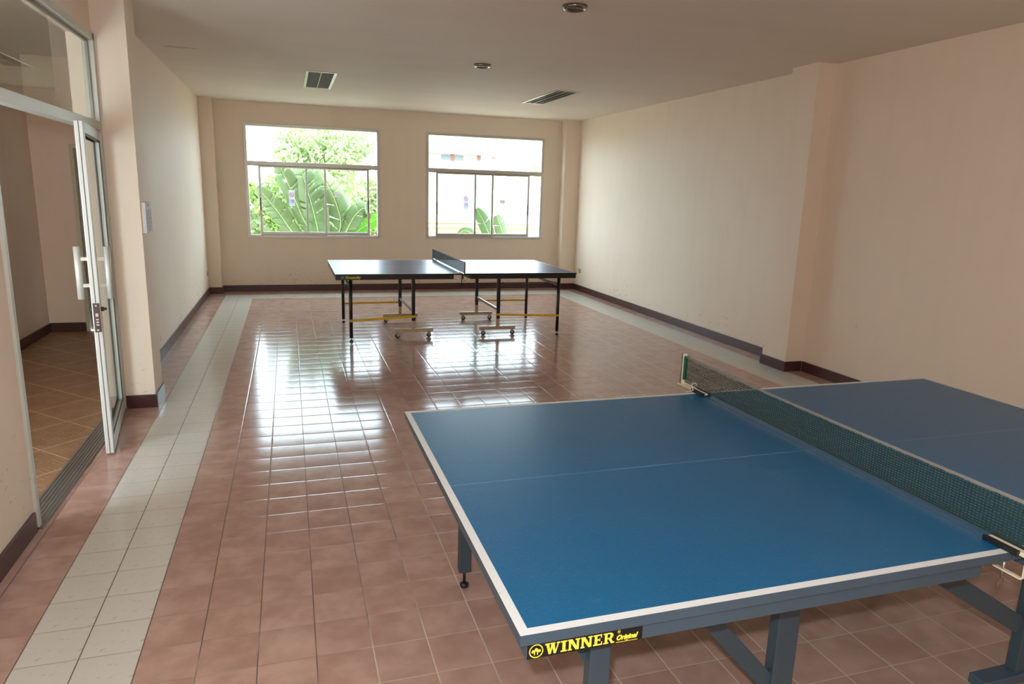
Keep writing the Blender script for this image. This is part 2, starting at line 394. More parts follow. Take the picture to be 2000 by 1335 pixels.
# ------------------------------------------------------------------ door screen in the left wall
t = D.objects.new('door_1', None); COL.objects.link(t); t.location = (XL, DY1, 0); t['kind'] = 'structure'
FX0, FX1 = -.305, -.235
TB, TT = 1.98, 2.04
bm = boxes((FX0, FX1, DY0, DY0+.035, 0, DZ), (FX0, FX1, DY1-.035, DY1-.0015, 0, DZ-.0015), (FX0, FX1, DY0, DY1-.0015, DZ-.045, DZ-.0015), (FX0, FX1, DY0+.035, DY1-.035, TB, TT))
link('door_frame', bm, M_aluw, t, .002)
bm = boxes((FX0+.03, FX1-.02, DY0+.035, DY0+.055, .0, TB), (FX0+.03, FX1-.02, DY1-.05, DY1-.035, 0, TB), (FX0+.022, FX1-.03, DY0+.035, DY0+.05, TT, DZ-.045), (FX0+.022, FX1-.03, DY1-.05, DY1-.035, TT, DZ-.045), (FX0+.022, FX1-.03, DY0+.05, DY1-.05, DZ-.06, DZ-.045))
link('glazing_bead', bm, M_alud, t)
link('transom_pane', boxes((-.272, -.266, DY0+.05, DY1-.05, TT, DZ-.06)), M_glass, t)
bm = boxes((-.345, -.222, DY0, DY1, 0, .012))
for k in range(6): box(bm, -.336+k*.0185, -.328+k*.0185, DY0+.036, DY1-.036, .012, .016)
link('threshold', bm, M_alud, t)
# the leaf that stands open towards the room
hx, hy = -.262, 3.018
t = D.objects.new('door_2', None); COL.objects.link(t); t.location = (hx, hy, 0); t['kind'] = 'structure'
ang = math.atan2(.124, .945)
def LM(): return Matrix.Translation((hx, hy, 0)) @ Matrix.Rotation(ang, 4, 'Z')   # leaf runs along local -y, room side is +x
m = LM(); Lw = .955; th = .045
bm = BM(); h2 = th/2
for a in ((-h2, h2, -.06, 0, .012, 1.972), (-h2, h2, -Lw, -Lw+.06, .012, 1.972), (-h2, h2, -Lw+.06, -.06, .012, .10), (-h2, h2, -Lw+.06, -.06, 1.91, 1.972)):
    box(bm, *a, 0, m)
lf = link('door_leaf', bm, M_aluw, t, .004)
bm = BM()
for s_ in (-1, 1):
    c = s_*.014
    for a in ((-.075, -.06, .10, 1.91), (-Lw+.06, -Lw+.075, .10, 1.91), (-Lw+.075, -.075, .10, .115), (-Lw+.075, -.075, 1.895, 1.91)):
        box(bm, min(c, c+s_*.006), max(c, c+s_*.006), a[0], a[1], a[2], a[3], 0, m)
box(bm, -.002, .002, -Lw-.001, -Lw+.004, .014, 1.97, 0, m)
link('seal', bm, M_rubber, lf)
bm = BM(); box(bm, -.003, .003, -Lw+.062, -.062, .102, 1.908, 0, m); link('pane', bm, M_glass, lf)
for s_ in (-1, 1):
    bm = BM(); q = lambda x, y, z: m @ Vector((x, y, z))
    tube(bm, q(s_*.075, -Lw+.045, .965), q(s_*.075, -Lw+.045, 1.272), .0175, n=24)
    hd = link('handle', bm, M_aluw, t)
    bm = BM()
    for z in (1.045, 1.20):
        bar(bm, q(s_*h2, -Lw+.045, z), q(s_*.064, -Lw+.045, z), .012, .02)
    link('handle_bracket', bm, M_alu, hd)
bm = BM(); box(bm, -.016, .018, -Lw-.003, -Lw+.002, .772, .945, 0, m)
lk = link('lock_plate', bm, simple('brown_metal', srgb(84, 72, 66), .4, .6), t)
bm = BM(); box(bm, -.006, .008, -Lw-.005, -Lw-.003, .865, .885, 0, m)
for k in range(3): box(bm, -.006, .009, -Lw-.006, -Lw-.003, .812+k*.016, .820+k*.016, 0, m)
tube(bm, m @ Vector((0, -Lw-.003, .785)), m @ Vector((0, -Lw-.006, .785)), .006, n=12); tube(bm, m @ Vector((0, -Lw-.003, .93)), m @ Vector((0, -Lw-.006, .93)), .005, n=12)
link('latch_bolt', bm, M_alu, lk)
bm = BM()
for s_ in (-1, 1):
    tube(bm, m @ Vector((s_*h2, -Lw+.03, .905)), m @ Vector((s_*(h2+.014), -Lw+.03, .905)), .013, n=16)
    if s_ > 0: tube(bm, m @ Vector((h2+.014, -Lw+.03, .905)), m @ Vector((h2+.028, -Lw+.03, .905)), .008, n=12)
link('lock_cylinder', bm, M_rubber, t)
bm = boxes((-.30, -.262, DY1-.11, DY1-.04, 1.945, 1.972)); bar(bm, (-.258, DY1-.05, 1.974), (-.275, DY1-.30, 1.974), .02, .006)
link('pivot', bm, M_alu, t)
# the door at the end of the hall
t = D.objects.new('door_3', None); COL.objects.link(t); t.location = (-1.24, 6.2, 0); t['kind'] = 'structure'
link('door_frame', boxes((-1.24, -1.20, 6.18, 6.3, 0, 2.02), (-.46, -.42, 6.18, 6.3, 0, 2.02), (-1.20, -.46, 6.18, 6.3, 1.98, 2.02)), simple('cream_frame_paint', srgb(200, 196, 170), .4), t)
link('door_leaf', boxes((-1.20, -1.13, 6.22, 6.26, 0.01, 1.98), (-.53, -.46, 6.22, 6.26, 0.01, 1.98), (-1.13, -.53, 6.22, 6.26, .01, .12), (-1.13, -.53, 6.22, 6.26, 1.9, 1.98)), M_alud, t)
link('panel', boxes((-1.05, -.53, 6.23, 6.25, .12, 1.9), (-1.13, -1.05, 6.23, 6.25, .12, 1.45)), M_alud, t)
link('pane', boxes((-1.13, -1.05, 6.237, 6.243, 1.45, 1.9)), M_glass, t)

# ------------------------------------------------------------------ ceiling lamps
M_lwhite = simple('lamp_trim_enamel', srgb(216, 214, 200), .35)
M_louv = alu_mat('louvre_metal', (150, 150, 145), .3, .8)
M_refl = alu_mat('lamp_reflector', (120, 118, 108), .3, .85)
M_tube = simple('unlit_tube', srgb(235, 235, 230), .3, 0, .02)
def strip_lamp(x0, x1, y0, y1, label, double):
    t = thing('recessed_ceiling_light', ((x0+x1)/2, (y0+y1)/2, H-.008), label, 'ceiling light', 'long recessed louvre lights')
    f = .018; e = .012
    link('trim_frame', boxes((x0-e, x0+f, y0-e, y1+e, H-.008, H), (x1-f, x1+e, y0-e, y1+e, H-.008, H), (x0+f, x1-f, y0-e, y0+f, H-.008, H), (x0+f, x1-f, y1-f, y1+e, H-.008, H)), M_alu, t)
    link('housing', boxes((x0+.002, x0+.006, y0+.002, y1-.002, H, H+.09), (x1-.006, x1-.002, y0+.002, y1-.002, H, H+.09), (x0+.006, x1-.006, y0+.002, y0+.006, H, H+.09), (x0+.006, x1-.006, y1-.006, y1-.002, H, H+.09), (x0+.002, x1-.002, y0+.002, y1-.002, H+.09, H+.094)), M_refl, t)
    xm = (x0+x1)/2
    bm = BM(); n = 26
    for k in range(1, n):
        y = y0+f+(y1-y0-2*f)*k/n; box(bm, x0+f, x1-f, y-.001, y+.001, H-.004, H+.035)
    link('louvre_blades', bm, M_louv, t)
    bm = BM(); box(bm, xm-.003, xm+.003, y0+f, y1-f, H-.006, H+.04)
    if double:
        for x in (x0+.07, x1-.07): box(bm, x-.0015, x+.0015, y0+f, y1-f, H-.005, H+.035)
    link('centre_bar', bm, M_alu, t)
    for x in (x0+.08, x1-.08):
        bm = BM(); tube(bm, (x, y0+.03, H+.06), (x, y1-.03, H+.06), .013, n=14); link('lamp_tube', bm, M_tube, t)
strip_lamp(*STRIPS[0], 'long louvred ceiling light above and left of centre, over the far table\'s left end', False)
strip_lamp(*STRIPS[1], 'long louvred ceiling light nearer the right wall, seen at a slant', True)
M_ringm = alu_mat('tarnished_chrome', (150, 144, 136), .14, 1.0)
M_dark = simple('dark_bronze', srgb(74, 66, 60), .35, .7)
for (x, y), lb in zip(DOWNS, ('larger round ceiling downlight at the top edge, nearest the viewer', 'smaller round ceiling downlight halfway back, between the two louvred lights')):
    t = thing('round_downlight', (x, y, H-.012), lb, 'ceiling light', 'round downlights')
    bm = BM(); lathe(bm, (x, y, H), [(.050, 0.0), (.054, -.018), (.066, -.027), (.080, -.022), (.086, 0.0)]); link('trim_ring', bm, M_ringm, t)
    bm = BM(); lathe(bm, (x, y, H), [(.053, -.017), (.050, -.010), (.030, -.004), (.012, -.002), (.001, -.002)]); link('reflector', bm, M_dark, t)
    bm = BM(); lathe(bm, (x, y, H), [(.001, -.016), (.012, -.014), (.018, -.009), (.018, -.004)]); link('bulb', bm, simple('bulb_glass', srgb(150, 140, 128), .2), t)

# ------------------------------------------------------------------ sockets and the notice
M_plate = simple('socket_plastic', srgb(198, 190, 176), .4, 0, .05)
def socket(x, y, z, s_, label, col=M_plate):
    t = thing('wall_socket', (x, y, z), label, 'socket')
    a, b = sorted((x, x+s_*.009)); link('plate', boxes((a, b, y-.037, y+.037, z-.036, z+.036)), col, t, .002)
    a, b = sorted((x+s_*.009, x+s_*.0115)); link('insert', boxes((a, b, y-.02, y+.02, z-.024, z+.024)), M_plate, t)
    a, b = sorted((x+s_*.0115, x+s_*.0122)); link('slot', boxes((a, b, y-.011, y-.006, z-.006, z+.01), (a, b, y+.006, y+.011, z-.006, z+.01), (a, b, y-.003, y+.003, z-.018, z-.012)), M_rubber, t)
socket(XR, 3.575, .385, -1, 'pale socket on the right wall just beyond the projecting pillar')
socket(XR, 8.72, .35, -1, 'small dark-centred socket low in the far right corner', simple('socket_brown', srgb(150, 130, 108), .4))
socket(XL, 8.88, .32, 1, 'tiny peach socket on the left wall by the far left corner', simple('socket_peach', srgb(196, 168, 140), .4))
t = thing('wall_calendar', (-.04, 3.175, 1.29), 'white tear-off paper calendar on the side of the pillar beside the glass door', 'calendar')
XC = -.04
link('backing_board', boxes((XC, XC+.005, 3.066, 3.285, 1.285, 1.515)), simple('yellow_card', srgb(206, 176, 96), .5), t)
link('paper_block', boxes((XC+.005, XC+.030, 3.070, 3.28, 1.29, 1.505)), simple('calendar_paper', srgb(206, 198, 204), .6, 0, .05), t)
bm = BM()
for r in range(6): box(bm, XC+.030, XC+.0306, 3.08, 3.27, 1.305+r*.029, 1.3062+r*.029)
for c_ in range(8): box(bm, XC+.030, XC+.0306, 3.08+c_*.027, 3.081+c_*.027, 1.305, 1.4512)
box(bm, XC+.030, XC+.031, 3.15, 3.20, 1.482, 1.492)
link('printed_lines', bm, simple('calendar_ink', srgb(110, 100, 120), .6), t)

# ------------------------------------------------------------------ table tennis tables
def top_mat(name, base, wear):
    t = NT(name); p = t.pos(); a = srgb(*base)
    n = t.noise(p, 2.2, 5, .6); n2 = t.ramp(t.noise(t.scale(p, (1, 3, 1)), 28, 4, .7), .60, .74); n3 = t.ramp(t.noise(t.scale(p, (1, 2.5, 1)), 90, 5, .75), .52, .72); n = t.math('ADD', t.math('MULTIPLY', n, .7), t.math('MULTIPLY', t.noise(t.scale(p, (1, 2, 1)), 45, 4, .7), .3))
    c = t.mix(n, tuple(v*.82 for v in a[:3])+(1,), tuple(min(1, v*1.15) for v in a[:3])+(1,))
    c = t.mix(t.math('MULTIPLY', n2, .13*wear), c, srgb(120, 165, 190)); c = t.mix(t.math('MULTIPLY', n3, .12*wear), c, srgb(170, 190, 205))
    return t.set(color=c, rough=.33, spec=.5, normal=t.bump(t.noise(p, 160, 3), .12, .0008))
M_blue = top_mat('worn_blue_tabletop', (0, 86, 128), 1)
def line_mat():
    t = NT('scuffed_white_line'); p = t.pos()
    m = t.ramp(t.noise(t.scale(p, (1, 1, 1)), 38, 5, .7), .63, .70)
    c = t.mix(t.math('MULTIPLY', m, .55), srgb(204, 205, 204), srgb(140, 140, 136)); return t.set(color=c, rough=.5)
M_line = line_mat()
M_faint = simple('faint_centre_line', srgb(96, 150, 182), .45, 0, .3, 6)
def steel(name, base, rust):
    t = NT(name); p = t.pos(); a = srgb(*base)
    c = t.mix(t.noise(p, 5, 4), tuple(v*.85 for v in a[:3])+(1,), tuple(v*1.12 for v in a[:3])+(1,))
    r = t.ramp(t.noise(t.scale(p, (3, 3, 1)), 7, 5, .7), .60, .70); c = t.mix(t.math('MULTIPLY', r, rust), c, srgb(92, 72, 52))
    s = t.ramp(t.noise(t.scale(p, (1, 1, 3)), 22, 4, .7), .70, .75); c = t.mix(t.math('MULTIPLY', s, .5), c, srgb(150, 162, 170))
    return t.set(color=c, rough=.42, spec=.5)
M_steel = steel('blue_grey_steel', (62, 80, 94), .0)
M_steelr = steel('blue_grey_steel_rusty', (54, 72, 82), .65)
M_black = simple('black_plastic', srgb(26, 26, 28), .4)
M_cream = simple('chipped_cream_enamel', srgb(214, 206, 182), .45, 0, .12, 40)
M_chrome = alu_mat('dull_chrome', (190, 186, 176), .3, .9)

X0, Y0, TZ = 1.384, -1.3046, .76; TL, TWd = 2.74, 1.525; XM = X0+TL/2
tn = thing('table_tennis_table', (XM, Y0+TWd/2, 0), 'large near blue table tennis table with worn top, white edges and grey frame', 'table tennis table')
def half_top(parent, xa, xb, y0, z, mt, ml, me, outer_left, lw=.022, thick=.025, cl=.003, mf=None, inner_line=False):
    """one board: coloured field, white border on three sides, faint centre line, thick edge"""
    bm = BM(); y1 = y0+TWd
    xs = [xa, xa+lw, xb] if outer_left else [xa, xb-lw, xb]
    ys = [y0, y0+lw, (y0+y1)/2-cl/2, (y0+y1)/2+cl/2, y1-lw, y1]
    g = [[bm.verts.new((x, y, z)) for y in ys] for x in xs]; gb = [[bm.verts.new((x, y, z-thick)) for y in ys] for x in xs]
    for i in range(2):
        for j in range(5):
            edge = (i == 0 if outer_left else i == 1) or j in (0, 4)
            mi = 1 if edge else (3 if j == 2 else 0)
            bm.faces.new((g[i][j], g[i+1][j], g[i+1][j+1], g[i][j+1])).material_index = mi
            bm.faces.new((gb[i][j], gb[i][j+1], gb[i+1][j+1], gb[i+1][j])).material_index = 2
    for i in range(2):
        for j in (0, 5): bm.faces.new((g[i][j], g[i+1][j], gb[i+1][j], gb[i][j])).material_index = 2
    for j in range(5):
        for i in (0, 2): bm.faces.new((g[i][j], g[i][j+1], gb[i][j+1], gb[i][j])).material_index = 2
    return link('tabletop', bm, [mt, ml, me, mf or ml], parent)
for s_ in (1, -1):
    fx = lambda x: XM - s_*(XM-x)                     # mirror for the other half
    xa, xb = sorted((X0 if s_ > 0 else X0+TL, XM-s_*.002))
    half_top(tn, xa, xb, Y0, TZ, M_blue, M_line, M_steel, s_ > 0, mf=M_faint)
    bm = BM(); y1 = Y0+TWd; ins = .012
    def bxx(a, b, *r): lo, hi = sorted((fx(a), fx(b))); box(bm, lo, hi, *r)
    bxx(X0+ins+.006, 2.668, Y0+ins, Y0+ins+.03, .693, .735); bxx(X0+ins+.006, 2.668, y1-ins-.03, y1-ins, .693, .735)
    bxx(X0+ins+.006, X0+ins+.036, Y0+ins+.03, y1-ins-.03, .693, .735); bxx(2.638, 2.668, Y0+ins+.03, y1-ins-.03, .693, .735)
    bxx(2.0, 2.04, Y0+ins+.03, y1-ins-.03, .705, .735)
    link('apron', bm, M_steel, tn, .0015)
    for yl in (-1.19, .105):                          # outer leg with screw foot
        bm = BM(); lo, hi = sorted((fx(1.592), fx(1.644))); box(bm, lo, hi, yl-.018, yl+.018, .075, .735)
        lg = link('leg', bm, M_steelr, tn, .003)
        bm = BM(); c = ((lo+hi)/2, yl); tube(bm, (c[0], c[1], .02), (c[0], c[1], .08), .006, n=10); lathe(bm, (c[0], c[1], 0), [(.016, 0), (.019, .004), (.019, .016), (.012, .022), (.004, .022)], n=18)
        link('screw_foot', bm, M_black, lg)
        bm = BM(); bar(bm, (fx(1.53), yl+.01, .70), (fx(1.60), yl+.01, .58), .006, .03); link('gusset', bm, M_steelr, lg)
    bm = BM(); lo, hi = sorted((fx(1.60), fx(1.635))); box(bm, lo, hi, -1.172, .087, .695, .733); link('cross_rail', bm, M_steelr, tn, .002)
    gx = fx if s_ > 0 else (lambda x: XM+(XM-x)+.082)      # the right half's trolley sits slightly further out
    for yl in (-1.03, -.055):                         # inner leg on a castor base
        bm = BM(); lo, hi = sorted((gx(2.255), gx(2.327))); box(bm, lo, hi, yl-.02, yl+.02, .10, .735)
        lg = link('leg', bm, M_steelr, tn, .003)
        bm = BM(); lo, hi = sorted((gx(2.10), gx(2.475))); box(bm, lo, hi, yl-.03, yl+.03, .065, .10); link('castor_base', bm, M_steel, lg, .003)
        for xc in (2.13, 2.445):
            bm = BM(); tube(bm, (gx(xc), yl-.012, .03), (gx(xc), yl+.012, .03), .03, n=22); box(bm, gx(xc)-.012, gx(xc)+.012, yl-.016, yl+.016, .05, .067); link('castor', bm, M_black, lg)
        bm = BM(); bar(bm, (fx(1.86), yl, .70), (gx(2.27), yl, .245), .02, .05); link('brace', bm, M_steelr, tn, .002)
        if (s_ > 0) == (yl < -.5):
            bm = BM(); bar(bm, (fx(2.57), yl, .70), (XM-s_*(XM-3.26), yl, .275), .02, .06); link('brace', bm, M_steelr, tn, .002)
    bm = BM(); lo, hi = sorted((gx(2.27), gx(2.31))); box(bm, lo, hi, -1.01, -.075, .695, .733); link('cross_rail', bm, M_steelr, tn, .002)

# printed maker's plate on the near apron: WINNER Original
M_yel = simple('yellow_print', srgb(250, 222, 70), .5, 0, .03)
LX0, LX1, LZ0, LZ1 = 1.404, 1.672, .6935, .7285; LY = Y0+.012
lb = link('maker_plate', boxes((LX0, LX1, LY-.0012, LY, LZ0, LZ1)), simple('plate_black', srgb(6, 5, 6), .6), tn)
lb['label'] = 'black plate with yellow WINNER Original lettering'
bm = BM(); yp = LY-.0016; QN = 0
def quad(pts):
    global QN
    QN += 1; y_ = yp-QN % 40*2.5e-5                      # strokes overlap: each lies a hair above the last
    vs = [bm.verts.new((x, y_, z)) for x, z in pts]; bm.faces.new(vs)
def glyph(kind, x, z, h, w):
    P = lambda a, b: (x+a*w, z+b*h)
    def q(*pts): quad([P(*p_) for p_ in pts])
    sr = .13
    def serif(a, b, c): q((a, b), (c, b), (c, b+sr), (a, b+sr))
    if kind == 'I': q((.25, 0), (.75, 0), (.75, 1), (.25, 1)); serif(0, 0, 1); serif(0, 1-sr, 1)
    if kind == 'N':
        q((.08, 0), (.26, 0), (.26, 1), (.08, 1)); q((.74, 0), (.92, 0), (.92, 1), (.74, 1)); q((.06, 1), (.36, 1), (.92, 0), (.66, 0)); serif(0, 0, .34); serif(.62, 1-sr, 1); serif(0, 1-sr, .3)
    if kind == 'W':
        q((.06, 1), (.26, 1), (.40, 0), (.26, 0)); q((.44, 1), (.30, .0), (.40, 0), (.54, .75)); q((.42, 1), (.62, 1), (.74, 0), (.60, 0)); q((.86, 1), (.95, 1), (.74, 0), (.66, 0)); serif(0, 1-sr, .32); serif(.36, 1-sr, .68); serif(.78, 1-sr, 1)
    if kind == 'E':
        q((.14, 0), (.44, 0), (.44, 1), (.14, 1)); serif(0, 0, .96); serif(0, 1-sr, .92); q((.44, .44), (.72, .44), (.72, .57), (.44, .57)); q((.82, .1), (.96, .1), (.96, .34), (.86, .3)); q((.80, .9), (.92, .9), (.92, .66), (.82, .7)); q((.66, .36), (.74, .36), (.74, .66), (.66, .66))
    if kind == 'R':
        q((.12, 0), (.36, 0), (.36, 1), (.12, 1)); serif(0, 0, .46); q((0, 1), (0, 1-sr), (.66, 1-sr), (.62, 1)); q((.36, .42), (.62, .42), (.66, .54), (.36, .54)); q((.60, 1), (.76, .95), (.86, .84), (.60, .80)); q((.60, .84), (.88, .84), (.88, .62), (.64, .60)); q((.60, .66), (.88, .64), (.74, .44), (.58, .42)); q((.44, .46), (.68, .46), (.94, 0), (.70, 0)); serif(.68, 0, 1)
x = LX0+.039; hL = .0262; zL = LZ0+.0045
for ch, w in (('W', .034), ('I', .0145), ('N', .0275), ('N', .0275), ('E', .022), ('R', .0265)):
    glyph(ch, x, zL, hL, w); x += w+.0018
XW = x
n = 36; cx, cz, R1 = LX0+.0195, (LZ0+LZ1)/2, .0158
for i in range(n):
    a, b = 2*math.pi*i/n, 2*math.pi*(i+1)/n
    quad([(cx+R1*math.cos(a), cz+R1*math.sin(a)), (cx+R1*math.cos(b), cz+R1*math.sin(b)), (cx+(R1-.0024)*math.cos(b), cz+(R1-.0024)*math.sin(b)), (cx+(R1-.0024)*math.cos(a), cz+(R1-.0024)*math.sin(a))])
for dx, dz, r in ((-.0068, -.0005, .0036), (0, .0028, .0040), (.0068, -.0005, .0036)):      # three domed shapes with stems
    pts = [(cx+dx+r*math.cos(math.pi*k/10), cz+dz+r*1.2*math.sin(math.pi*k/10)) for k in range(11)]
    quad(pts)
    quad([(cx+dx-r, cz+dz), (cx+dx+r, cz+dz), (cx+dx+r*.85, cz+dz-.003), (cx+dx-r*.85, cz+dz-.003)])
for dx in (-.0034, .0034):
    quad([(cx+dx-.0018, cz+.0005), (cx+dx+.0018, cz+.0005), (cx+dx+.0008, cz-.0098), (cx+dx-.0008, cz-.0098)])
for k in range(20): quad([(XW+.003+k*.0026, LZ0+.0022), (XW+.0048+k*.0026, LZ0+.0022), (XW+.0048+k*.0026, LZ0+.0040), (XW+.003+k*.0026, LZ0+.0040)])
rx, rz = XW+.0085, LZ1-.006
for i in range(16):
    a, b = 2*math.pi*i/16, 2*math.pi*(i+1)/16
    quad([(rx+.0036*math.cos(a), rz+.0036*math.sin(a)), (rx+.0036*math.cos(b), rz+.0036*math.sin(b)), (rx+.0029*math.cos(b), rz+.0029*math.sin(b)), (rx+.0029*math.cos(a), rz+.0029*math.sin(a))])
link('plate_lettering', bm, M_yel, lb)
def put_text(s, size, x, y, z, mat, parent, name, shear=0, offset=0, rot=Matrix.Rotation(math.pi/2, 4, 'X'), fitw=None):
    me = text_mesh(s, size, shear, offset)
    if fitw:
        w = max(v.co.x for v in me.vertices)-min(v.co.x for v in me.vertices); me.transform(Matrix.Diagonal((fitw/w, 1, 1, 1)))
    me.transform(Matrix.Translation((x, y, z)) @ rot); me.name = name; me.materials.clear(); me.materials.append(mat)
    o = D.objects.new(name, me); COL.objects.link(o); o.parent = parent; o.matrix_parent_inverse = Matrix.Translation(-Vector(parent.location)); return o
put_text('Original', .0165, XW+.002, yp, LZ0+.0085, M_yel, lb, 'plate_script', shear=.35, offset=.0006, fitw=.052)
put_text('R', .0055, rx-.0017, yp, rz-.0019, M_yel, lb, 'plate_mark')

# ---- nets
def make_net(name, label, xc, ya, yb, z0, z1, mat, tape_mat, cord_mat, cell, thr, posts, tw, sag, group=None):
    t = thing(name, (xc, (ya+yb)/2, TZ), label, 'net')
    L_ = ya-yb; ny = int(L_/cell); nz = max(3, int((z1-z0)/(cell*.72)))
    def zz(y, f):
        u = (y-yb)/L_; s = sag*4*u*(1-u); return z0+(z1-z0)*f - s*(.35+.65*f)
    bm = BM(); rnd = random.Random(3)
    jit = [[rnd.uniform(-.0012, .0012) for _ in range(nz+1)] for _ in range(ny+1)]
    for i in range(ny+1):
        y = yb+L_*i/ny
        for k in range(nz):
            f0, f1 = k/nz, (k+1)/nz
            bar(bm, (xc+jit[i][k], y+jit[i][k]*2, zz(y, f0)), (xc+jit[i][k+1], y+jit[i][k+1]*2, zz(y, f1)), thr*.62, thr*.62)
    for k in range(nz+1):
        for i in range(ny):
            a, b = yb+L_*i/ny, yb+L_*(i+1)/ny
            bar(bm, (xc+jit[i][k], a, zz(a, k/nz)), (xc+jit[i+1][k], b, zz(b, k/nz)), thr, thr)
    link('net_mesh', bm, mat, t)
    n = 40
    for nm, f, h, mt_, dz in (('top_tape', 1, tw, tape_mat, tw/2), ('bottom_cord', 0, .003, cord_mat, 0)):
        bm = BM()
        for i in range(n):
            a, b = yb+L_*i/n, yb+L_*(i+1)/n
            bar(bm, (xc, a, zz(a, f)+dz), (xc, b, zz(b, f)+dz), .003, h)
        link(nm, bm, mt_, t)
    return t
M_green = simple('green_net_cord', srgb(12, 54, 48), .6, 0, .25, 60)
M_greend = simple('bright_green_plastic', srgb(22, 96, 62), .5)
M_tape = simple('grey_net_tape', srgb(124, 122, 116), .7, 0, .1, 120)
XN = XM+.004
net = make_net('table_tennis_net', 'green mesh net with grey top tape clamped across the near blue table', XN, .335, -1.42, .782, .897, M_green, M_tape, M_green, .0112, .0025, True, .010, .006)
for s_, yp_ in ((1, Y0+TWd), (-1, Y0)):
    Y = lambda d: yp_+s_*d                       # d = distance outwards from the table edge
    def bb(bm, x0, x1, d0, d1, z0, z1): a, b = sorted((Y(d0), Y(d1))); box(bm, x0, x1, a, b, z0, z1)
    bm = BM(); bb(bm, XN-.011, XN+.011, .132, .140, .765, .915); bb(bm, XN-.011, XN-.008, .124, .140, .765, .915); bb(bm, XN+.008, XN+.011, .124, .140, .765, .915)
    po = link('net_post', bm, M_cream, net, .001)
    bm = BM(); bb(bm, XN-.007, XN+.007, .116, .126, .79, .90); link('net_sleeve', bm, M_greend, po)
    bm = BM(); bb(bm, XN-.010, XN+.014, .108, .122, .893, .907); link('cord_knot', bm, M_greend, po, .003)
    bm = BM()                                    # bracket arm tapering out to the post
    vs = []
    for d, hw, zz in ((-.01, .013, .763), (.05, .013, .763), (.15, .020, .763)):
        vs.append([(XN-hw, Y(d), zz), (XN+hw, Y(d), zz), (XN-hw, Y(d), zz+.004), (XN+hw, Y(d), zz+.004)])
    vv = [[bm.verts.new(c) for c in r] for r in vs]
    for A, B_ in zip(vv[:-1], vv[1:]):
        for i, j in ((0, 1), (1, 3), (3, 2), (2, 0)): bm.faces.new((A[i], A[j], B_[j], B_[i]))
    bm.faces.new((vv[0][0], vv[0][1], vv[0][3], vv[0][2])); bm.faces.new((vv[2][0], vv[2][1], vv[2][3], vv[2][2]))
    bb(bm, XN+.012, XN+.016, .045, .150, .763, .785)
    ck = link('bracket', bm, M_cream, net)
    bm = BM(); bb(bm, XN-.022, XN-.010, -.075, .022, .7605, .775); bb(bm, XN+.010, XN+.022, -.075, .022, .7605, .775); bb(bm, XN-.01, XN+.01, -.05, .02, .7605, .766)
    link('clamp_pad', bm, M_black, net, .001)
    bm = BM(); bb(bm, XN-.009, XN+.009, -.072, .03, .766, .772); link('clamp_plate', bm, M_cream, net)
    bm = BM(); pr_ = [(XN, Y(.03), .765), (XN, Y(.036), .755), (XN, Y(.036), .705), (XN, Y(.030), .698), (XN, Y(-.045), .698)]
    for a, b in zip(pr_[:-1], pr_[1:]): bar(bm, a, b, .012, .004, Vector((1, 0, 0)).cross(Vector(b)-Vector(a)).normalized())
    link('clamp_bow', bm, M_cream, net)
    bm = BM(); tube(bm, (XN, Y(-.02), .672), (XN, Y(-.02), .732), .0035, n=12); lathe(bm, (XN, Y(-.02), .729), [(.002, 0), (.012, .001), (.012, .0045), (.002, .0055)], n=20)
    sc_ = link('clamp_screw', bm, M_chrome, net)
    bm = BM(); ring = [(XN+.016*math.cos(a)*1.0, Y(-.02)+.016*math.cos(a)*.3, .655+.018*math.sin(a)) for a in [2*math.pi*k/14 for k in range(15)]]
    path_tube(bm, [Vector(p_) for p_ in ring], .002, n=8); link('thumb_ring', bm, simple('rusty_wire', srgb(120, 96, 76), .5, .5), sc_)
bm = BM(); path_tube(bm, [Vector((XN-.03, .21, .775)), Vector((XN-.034, .222, .79)), Vector((XN-.022, .235, .80)), Vector((XN-.004, .235, .80)), Vector((XN+.002, .225, .785))], .0016)
path_tube(bm, [Vector((XN-.03, .21, .775)), Vector((XN-.045, .226, .764)), Vector((XN-.055, .236, .763))], .0014)
link('tie_wire', bm, simple('white_string', srgb(225, 220, 210), .6), net)

